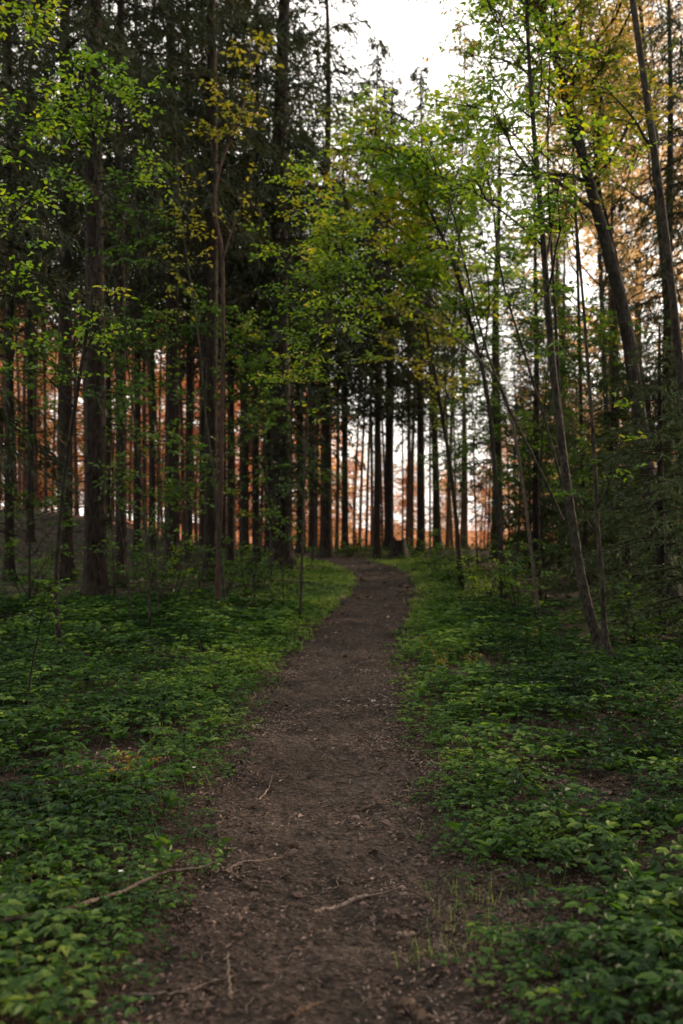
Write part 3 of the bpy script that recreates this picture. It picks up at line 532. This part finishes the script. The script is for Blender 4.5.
# stump
mb = MB(); g = np.random.default_rng(77); k = 18; zs = [-.2, 0, .1, .28, .5, .62]; th = np.arange(k) * 2 * pi / k; lob = 1 + .22 * np.sin(5 * th + .5) + .1 * g.normal(size=k)
V = []
for z in zs:
    w = math.exp(-max(z, 0) / .18); r = .24 * (1 + w * .75 * lob); zz = z + (g.normal(0, .05, k) if z > .6 else 0)
    V.append(np.stack([r * np.cos(th), r * np.sin(th), zz * np.ones(k)], 1))
V.append(np.array([[0, 0, .5]])); V = np.concatenate(V); i = np.arange(k); j = (i + 1) % k
for q in range(len(zs) - 1): mb.add(V[q * k:(q + 2) * k], np.stack([i, j, k + j, k + i], 1), 0, True)
mb.add(np.concatenate([V[(len(zs) - 1) * k:]]), np.stack([i, j, np.full(k, k)], 1), 0)
x = xat(398, 31); o = link('tree_stump', mb.mesh('tree_stump', [M['dark_bark']])); o.location = (x, 31, float(ground(x, 31))); tag(o, 'dark ragged stump at the right side of the path end', 'stump')

# ------------------------------------------------------------------ ground cover (nobody could count it)
def scatter(n, x0, x1, y0, y1, g, pw=1.0):
    y = y0 + (y1 - y0) * g.random(n) ** pw; x = x0 + (x1 - x0) * g.random(n); return x, y
def herbs():
    g = np.random.default_rng(900); mb = MB()
    X = []; Yv = []; Sz = []; Q = []
    for (y0, y1, half, n, sz) in [(2.6, 6, 2.9, 8000, .86), (6, 11, 4.9, 15000, .92), (11, 18, 8, 16000, 1.12), (18, 38, 15, 19000, 1.5)]:
        x, y = scatter(n, -half, half, y0, y1, g); e = edge(x, y); dn = fbm(x * .7, y * .7, 31); 
        dens = sstep(.84, 1.5, e) * sstep(.26, .46, dn + .14 * (y > 11) + .12 * ((x < 0) | (x > 2.2))); 
        # shady floor under the spruces and beside the leaning tree carries little
        dens = dens * sstep(.22, .52, fbm(x * 2.6, y * 2.6, 33)) * (1 - .4 * sstep(-2.6, -4.6, x) * sstep(16, 20, y)) * (1 - .75 * sstep(2.2, 3.4, x) * sstep(10.5, 12.5, y)) * (1 - .3 * (y > 24) * (np.abs(x) > 4))
        k = g.random(n) < dens; X.append(x[k]); Yv.append(y[k]); Sz.append(np.full(k.sum(), sz) * (.75 + .5 * sstep(1.1, 2.2, e[k]))); 
    x = np.concatenate(X); y = np.concatenate(Yv); sz = np.concatenate(Sz) * g.uniform(.7, 1.25, len(x)); n = len(x); z = ground(x, y)
    h = np.where(y > 16, .6, 1.) * sz * (.04 + .115 * g.random(n) ** 1.3 * (.4 + 1.2 * fbm(x * 2.2, y * 2.2, 37))); off = g.normal(0, .25, (n, 2)) * h[:, None]; b = np.stack([x, y, z - .01], 1); top = np.stack([x + off[:, 0], y + off[:, 1], z + h], 1)
    near = y < 12
    tubes(mb, np.stack([b, (b + top) / 2 + [0, 0, .01], top], 1)[near], np.array([[.0018, .0015, .0013]]) * np.ones((near.sum(), 1)), 3, 1)
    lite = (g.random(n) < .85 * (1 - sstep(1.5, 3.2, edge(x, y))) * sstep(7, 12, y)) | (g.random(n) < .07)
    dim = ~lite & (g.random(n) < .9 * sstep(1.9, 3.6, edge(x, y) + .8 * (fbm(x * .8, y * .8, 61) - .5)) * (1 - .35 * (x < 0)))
    # three leaves of three leaflets (anemone), the far ones as three broad lobes
    az0 = g.random(n) * 6.28; tilt = nrm(np.array([0, 0, 1.]) + g.normal(0, .22, (n, 3)))
    for a in range(3):
        az = az0 + a * 2.094 + g.normal(0, .2, n); el = g.uniform(-.15, .35, n); d = nrm(np.stack([np.cos(az), np.sin(az), el], 1)); st = .022 * sz[:, None]
        c = top + d * st
        for q, (dq, lq) in enumerate([(0, 1.), (-.75, .8), (.75, .8)]):
            m = near | (q == 0) | (y < 18)
            dd = nrm(np.stack([np.cos(az + dq), np.sin(az + dq), el - .12], 1)); L = .052 * lq * sz * g.uniform(.8, 1.2, n)
            wf = np.where(near, .52, .8)
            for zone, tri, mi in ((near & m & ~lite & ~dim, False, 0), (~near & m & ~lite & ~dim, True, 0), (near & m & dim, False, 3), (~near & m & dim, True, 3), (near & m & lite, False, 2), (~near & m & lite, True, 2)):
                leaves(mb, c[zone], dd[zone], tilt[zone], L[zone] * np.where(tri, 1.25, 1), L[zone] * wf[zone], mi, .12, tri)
    # broader rounded herbs mixed in
    x, y = scatter(1500, -4.5, 4.5, 3, 13, g); e = edge(x, y); k = (g.random(len(x)) < sstep(1.0, 1.6, e) * .5); x, y = x[k], y[k]; n = len(x); z = ground(x, y)
    for a in range(6):
        az = a * 1.05 + g.random(n) * .8; d = nrm(np.stack([np.cos(az), np.sin(az), g.uniform(.3, 1.1, n)], 1)); L = g.uniform(.05, .10, n)
        leaves(mb, np.stack([x, y, z + g.uniform(.02, .10, n)], 1), d, nrm(np.array([0, 0, 1.]) + g.normal(0, .3, (n, 3))), L, L * .5, 0, .15)
    o = link('herb_cover', mb.mesh('herb_cover', [M['herb'], M['herb_stem'], M['herb_light_tint'], M['herb_shade_tint']])); o['kind'] = 'stuff'; tag(o, 'dense low green herbs covering the forest floor on both sides of the path', 'ground cover')
herbs()
def grass():
    g = np.random.default_rng(910); mb = MB()
    # verge grass on both banks near the bend and thin tufts at the path edges
    sets = []
    x, y = scatter(75000, -4, 6, 12, 31, g); e = edge(x, y); dn = fbm(x * 1.2, y * .8, 41); k = (g.random(len(x)) < sstep(.95, 1.25, e) * (1 - sstep(2.6, 5.0, e)) * sstep(.25, .45, dn)); sets.append((x[k], y[k], 1.5))
    x, y = scatter(16000, -1.6, 1.9, 2.7, 12, g); e = edge(x, y); dn = fbm(x * 1.6, y * 1.6, 43); k = (g.random(len(x)) < sstep(.72, 1.05, e) * sstep(.55, .68, dn) * .4); sets.append((x[k], y[k], .65))
    # the tufts right of the path in the foreground
    for (px, py) in [(515, 893), (488, 905), (545, 880), (508, 940), (468, 958), (440, 890), (533, 968), (455, 920), (425, 960)]:
        Y = EYE * F / (py - HY); x0 = xat(px, Y); n = 26; sets.append((x0 + g.normal(0, .07, n), Y + g.normal(0, .07, n), .62))
    for x, y, s in sets:
        n = len(x); z = surf(x, y) - .01; h = s * np.where(y > 12, .48, 1) * g.uniform(.05, .17, n); az = g.random(n) * 6.28; ben = g.uniform(.2, 1.0, n) * h; w = .0035 * s ** 2 * g.uniform(.7, 1.3, n)
        d = np.stack([np.cos(az), np.sin(az), 0 * az], 1); p = np.stack([-np.sin(az), np.cos(az), 0 * az], 1); b = np.stack([x, y, z], 1)
        m = b + d * (ben * .3)[:, None] + np.array([0, 0, 1]) * (h * .6)[:, None]; t = b + d * ben[:, None] + np.array([0, 0, 1]) * (h * (1 - .25 * ben / h))[:, None]
        v = np.stack([b - p * w[:, None], b + p * w[:, None], m + p * w[:, None] * .8, m - p * w[:, None] * .8, t], 1).reshape(-1, 3); o5 = np.arange(n)[:, None] * 5
        mb.add(v, o5 + [0, 1, 2, 3]); mb.add(v, o5 + [3, 2, 4])
    o = link('grass', mb.mesh('grass', [M['grass']])); o['kind'] = 'stuff'; tag(o, 'thin grass blades along the banks of the dirt path', 'grass')
grass()
def litter():
    g = np.random.default_rng(920); mb = MB()
    for (n, x0, x1, y0, y1, smin, smax, wide) in [(52000, -1.6, 1.7, 2.6, 9, .010, .034, -1), (26000, -1.6, 1.7, 9, 20, .02, .05, -1), (62000, -1.6, 1.7, 2.6, 8, .006, .030, 0), (34000, -1.8, 1.9, 8, 22, .014, .05, 0), (6500, -2.2, 2.4, 2.6, 16, .018, .05, 1), (9000, -8, 8, 4, 34, .03, .07, 1), (16000, -18, 12, 15, 42, .06, .14, 1)]:
        x, y = scatter(n, x0, x1, y0, y1, g); e = edge(x, y); k = g.random(n) < (np.clip(.3 + .85 * e ** 2, 0, 1) * sstep(.25, .62, fbm(x * 2.5, y * 1.7, 51)) if wide == 0 else (.25 + .6 * sstep(.3, .6, fbm(x * 3.2, y * 2.2, 57))) if wide < 0 else np.clip(.15 + .6 * e, 0, .9)); x, y = x[k], y[k]; n2 = len(x); az = g.random(n2) * 6.28
        d = np.stack([np.cos(az), np.sin(az), g.normal(0, .28, n2)], 1); L = g.uniform(smin, smax, n2) * g.uniform(.6, 1.3, n2); w = L * (g.uniform(.4, .8, n2) if wide > 0 else g.uniform(.06, .14, n2) if wide < 0 else g.uniform(.12, .7, n2))
        p = np.stack([x, y, surf(x, y) + .004 + g.random(n2) ** 2 * .016], 1)
        leaves(mb, p, d, nrm(np.array([0, 0, 1.]) + g.normal(0, .3, (n2, 3))), L, w, 0, .2, wide <= 0)
    # fine dead twigs
    n = 1500; x, y = scatter(n, -1.8, 1.9, 2.7, 13, g); az = g.random(n) * 6.28; L = g.uniform(.03, .14, n) * g.uniform(.5, 1.3, n); d = np.stack([np.cos(az), np.sin(az), 0 * az], 1)
    S = np.linspace(-.5, .5, 4); P = np.stack([x, y, surf(x, y) + .006], 1)[:, None] + d[:, None] * (L[:, None] * S)[..., None] + g.normal(0, .004, (n, 4, 3))
    tubes(mb, P, (.0012 + .012 * L)[:, None] * np.array([[1, .9, .8, .5]]), 4, 1)
    o = link('leaf_litter', mb.mesh('leaf_litter', [M['litter'], M['stick']])); o['kind'] = 'stuff'; tag(o, 'dry leaf scraps, bark flakes and twig bits strewn over the dirt path', 'leaf litter')
litter()
# ------------------------------------------------------------------ sticks, roots, flowers, golden herbs
def on_ground(px, py):
    Y = EYE * F / (py - HY)
    for _ in range(6): Y = (EYE - float(surf(xat(px, Y), Y))) * F / (py - HY)
    return xat(px, Y), Y
def stick(name, label, cat, pts, r0, m, lift=.0, r1=.4, twigs=0, seed=0, group=None):
    g = np.random.default_rng(seed); xy = [on_ground(*p) for p in pts]; P = np.array([(x, y, float(surf(x, y)) + r0 * .25 + lift) for x, y in xy]); P = resample(P, 24)
    P[:, 2] = np.maximum(P[:, 2], surf(P[:, 0], P[:, 1]) + r0 * .1); P[1:-1] += g.normal(0, r0 * .35, P[1:-1].shape); base = P[0].copy(); P = P - base; mb = MB()
    R = r0 * (1 - (1 - r1) * np.linspace(0, 1, 24)) * (1 + g.normal(0, .08, 24)); R[0] *= .6; R[-1] *= .3; tubes(mb, P, R, 7)
    if lift > .03: P[:, 2] -= lift * np.linspace(0, 1, 24) ** 1.5 * (r0 > .01)
    if twigs:
        i = g.integers(4, 22, twigs); d = nrm(np.gradient(P, axis=0)[i] + g.normal(0, .7, (twigs, 3)) * [1, 1, .25]) * g.uniform(.08, .22, twigs)[:, None]
        tubes(mb, np.stack([P[i], P[i] + d * .5, P[i] + d + [0, 0, .01]], 1), r0 * np.array([[.45, .35, .15]]) * np.ones((twigs, 1)), 4)
    o = link(name, mb.mesh(name, [m])); o.location = base; return tag(o, label, cat, group)
stick('fallen_branch', 'long crooked fallen branch lying from the left herbs onto the path', 'branch', [(-10, 948), (35, 940), (75, 930), (110, 918), (148, 900), (166, 893), (195, 889), (222, 881)], .0105, M['stick'], .085, .5, 5, 1)
stick('fallen_branch', 'curved grey stick lying at the lower left edge of the path', 'branch', [(125, 1001), (150, 999), (178, 997), (205, 990), (240, 977)], .0075, M['stick'], .012, .6, 0, 2)
stick('twig', 'short upright-lying twig crossing the curved grey stick', 'twig', [(230, 1006), (229, 985), (228, 958)], .006, M['stick'], .02, .7, 0, 3)
stick('twig', 'thin brown twig slanting down onto the path beside the long branch', 'twig', [(207, 858), (225, 870), (250, 887)], .006, M['root'], .008, .6, 0, 4)
stick('twig', 'pale twig lying almost level just right of the long branch tip', 'twig', [(227, 872), (245, 867), (262, 863), (283, 858)], .0055, M['pale_wood'], .008, .5, 2, 5)
stick('twig', 'dark twig leading from herbs to the long branch', 'twig', [(160, 884), (180, 876), (198, 865)], .006, M['root'], .008, .6, 0, 6)
stick('bark_strip', 'pale peeled strip of wood in the middle of the path', 'bark strip', [(314, 913), (335, 908), (352, 900), (368, 895)], .011, M['pale_wood'], -.003, 1.1, 1, 7)
stick('root', 'thick brown broken root at the bottom edge of the path', 'root', [(403, 1004), (416, 1014), (430, 1028)], .018, M['root'], .005, .9, 0, 8)
stick('root', 'dark surface root low on the path, left of the thick broken one', 'root', [(280, 1024), (296, 1014), (318, 1003)], .011, M['root'], -.002, .8, 0, 9)
stick('twig', 'small whitish forked twig farther up the path', 'twig', [(259, 801), (266, 793), (271, 783)], .007, M['pale_wood'], .004, .6, 2, 10)
stick('fallen_branch', 'thin straight stick lying in the herbs at the far left', 'branch', [(-8, 728), (25, 725), (55, 722), (82, 716)], .008, M['stick'], .05, .5, 0, 11)
stick('twig', 'thin grey stick lying across the herbs right of the path', 'twig', [(532, 781), (548, 786), (566, 797)], .006, M['stick'], .05, .5, 0, 12)
stick('twig', 'thin pale stick poking through herbs at the right edge', 'twig', [(668, 692), (676, 703), (682, 712)], .007, M['stick'], .10, .5, 0, 13)
stick('twig', 'crumbled twig on the left side of the path', 'twig', [(232, 760), (245, 764), (256, 768)], .006, M['stick'], .003, .5, 1, 14)
stick('bark_strip', 'small pale flake of wood by the left herbs on the path', 'bark strip', [(170, 897), (178, 904), (186, 905)], .012, M['pale_wood'], -.004, .8, 0, 15)
stick('root', 'low dark root crossing the right half of the path', 'root', [(352, 812), (372, 806), (392, 800), (408, 802)], .012, M['root'], -.006, .6, 0, 16)
stick('bark_strip', 'light wood chip on the right half of the path', 'bark strip', [(398, 938), (406, 935), (413, 934)], .012, M['pale_wood'], -.006, .8, 0, 17)
for i, (px, py, lab) in enumerate([(194, 790, 'white flower at the left rim of the path'), (121, 903, 'white flower above the long fallen branch'), (60, 832, 'white flower deep in the left herbs'), (8, 884, 'white flower at the very left edge'), (550, 832, 'white flower in the herbs right of the path')]):
    x, y = on_ground(px, py); z = float(ground(x, y)); h = .13; root = thing('wood_anemone', 'small ' + lab, 'flower', (x, y, z), i, 'white flowers in the herbs'); g = np.random.default_rng(700 + i); a = MB(); b = MB()
    tubes(a, np.array([[0, 0, -.01], [.004, .003, h * .5], [0, 0, h]]), np.array([.0015, .0013, .001]), 5); link('stem', a.mesh('stem', [M['herb_stem']]), root)
    az = np.arange(6) * 1.047; leaves(b, np.stack([0 * az, 0 * az, 0 * az + h], 1), np.stack([np.cos(az), np.sin(az), .35 + 0 * az], 1), np.array([[0, 0, 1.]] * 6), .014, .010, 0, .1); link('blossom', b.mesh('blossom', [M['petal']]), root)
for i, (px, py, lab, hh) in enumerate([(132, 770, 'yellow-turned herb among the left greens', .16), (112, 782, 'paler yellow herb left of the yellow-turned one', .12), (446, 672, 'orange-yellow herb standing at the right verge', .30), (475, 668, 'row-end golden herb right of the orange one', .18), (528, 650, 'golden fern-like herb before the leaning stem', .25), (430, 650, 'small yellow herb at the path rim', .15)]):
    x, y = on_ground(px, py); z = float(ground(x, y)); root = thing('golden_herb', lab, 'plant', (x, y, z), 0, 'yellowing herbs'); g = np.random.default_rng(720 + i); a = MB(); b = MB(); n = 7; lines = []
    for k in range(n):
        az = g.random() * 6.28; lines.append(limb_line(g, (g.normal(0, .03), g.normal(0, .03), 0), (math.cos(az) * .7, math.sin(az) * .7, 1), hh * g.uniform(.6, 1.1), 5, -.05, .1)); tubes(a, lines[-1], .002 * np.linspace(1, .4, 5), 4)
    link('stem', a.mesh('stem', [M['herb_stem']]), root); P = np.concatenate([l[1:] for l in lines]); P = np.repeat(P, 4, 0); K = len(P); d = nrm(g.normal(0, 1, (K, 3)) * [1, 1, .4]); leaves(b, P, d, nrm(np.array([0, 0, 1.]) + g.normal(0, .4, (K, 3))), g.uniform(.025, .05, K), .02, 0, .1); link('foliage', b.mesh('foliage', [M['gold_herb']]), root)
# one yellow leaf held on the pale sapling's twig
# ------------------------------------------------------------------ sky, sun, camera
EL, AZ = 15.0, 52.0     # the sun stands low ahead on the right, behind the far trees (azimuth clockwise from +Y)
w = bpy.data.worlds.new('World'); sc.world = w; w.use_nodes = True; nt = w.node_tree; nt.nodes.clear(); L = nt.links.new
sky = nt.nodes.new('ShaderNodeTexSky'); sky.sky_type = 'NISHITA'; sky.sun_disc = False; sky.sun_elevation = rad(EL); sky.sun_rotation = rad(AZ); sky.air_density = 1.2; sky.dust_density = 3.0; sky.ozone_density = 1.0
tc = nt.nodes.new('ShaderNodeTexCoord'); nz = nt.nodes.new('ShaderNodeTexNoise'); nz.inputs['Scale'].default_value = 2.2; nz.inputs['Detail'].default_value = 5; L(tc.outputs['Generated'], nz.inputs['Vector'])
cr = ramp(nt, [(.25, (.7, .7, .7)), (.65, (1, 1, 1))], nz.outputs[0])
mx = nt.nodes.new('ShaderNodeMix'); mx.data_type = 'RGBA'; L(cr.outputs[0], mx.inputs[0]); L(sky.outputs[0], mx.inputs[6]); mx.inputs[7].default_value = (15.5, 14.6, 13.6, 1)   # thin bright cloud
bg = nt.nodes.new('ShaderNodeBackground'); L(mx.outputs[2], bg.inputs[0]); bg.inputs[1].default_value = .145
out = nt.nodes.new('ShaderNodeOutputWorld'); L(bg.outputs[0], out.inputs[0])
sl = bpy.data.lights.new('sun', 'SUN'); sl.energy = 5.0; sl.angle = rad(.6); sl.color = (1, .70, .47); so = bpy.data.objects.new('sun', sl); COL.objects.link(so)
from mathutils import Vector
tosun = Vector((math.sin(rad(AZ)) * math.cos(rad(EL)), math.cos(rad(AZ)) * math.cos(rad(EL)), math.sin(rad(EL)))); so.rotation_euler = tosun.to_track_quat('Z', 'Y').to_euler(); so.location = (60, -10, 40)
cam = bpy.data.cameras.new('camera'); co = bpy.data.objects.new('camera', cam); COL.objects.link(co); co.location = (0, 0, EYE); co.rotation_euler = (rad(90), 0, 0)
cam.lens = 35; cam.sensor_width = 36; cam.sensor_fit = 'AUTO'; cam.shift_y = (HY - 512) / 1024; cam.clip_start = .05; cam.clip_end = 3000
cam.dof.use_dof = True; cam.dof.focus_distance = 6.5; cam.dof.aperture_fstop = 2.0
sc.camera = co
sc.view_settings.view_transform = 'Standard'; sc.view_settings.look = 'None'; sc.view_settings.exposure = 0
sc.cycles.use_denoising = True; sc.cycles.max_bounces = 4; sc.cycles.diffuse_bounces = 2; sc.cycles.glossy_bounces = 2; sc.cycles.transmission_bounces = 4; sc.cycles.caustics_reflective = False; sc.cycles.caustics_refractive = False
sc.cycles.sample_clamp_indirect = 4
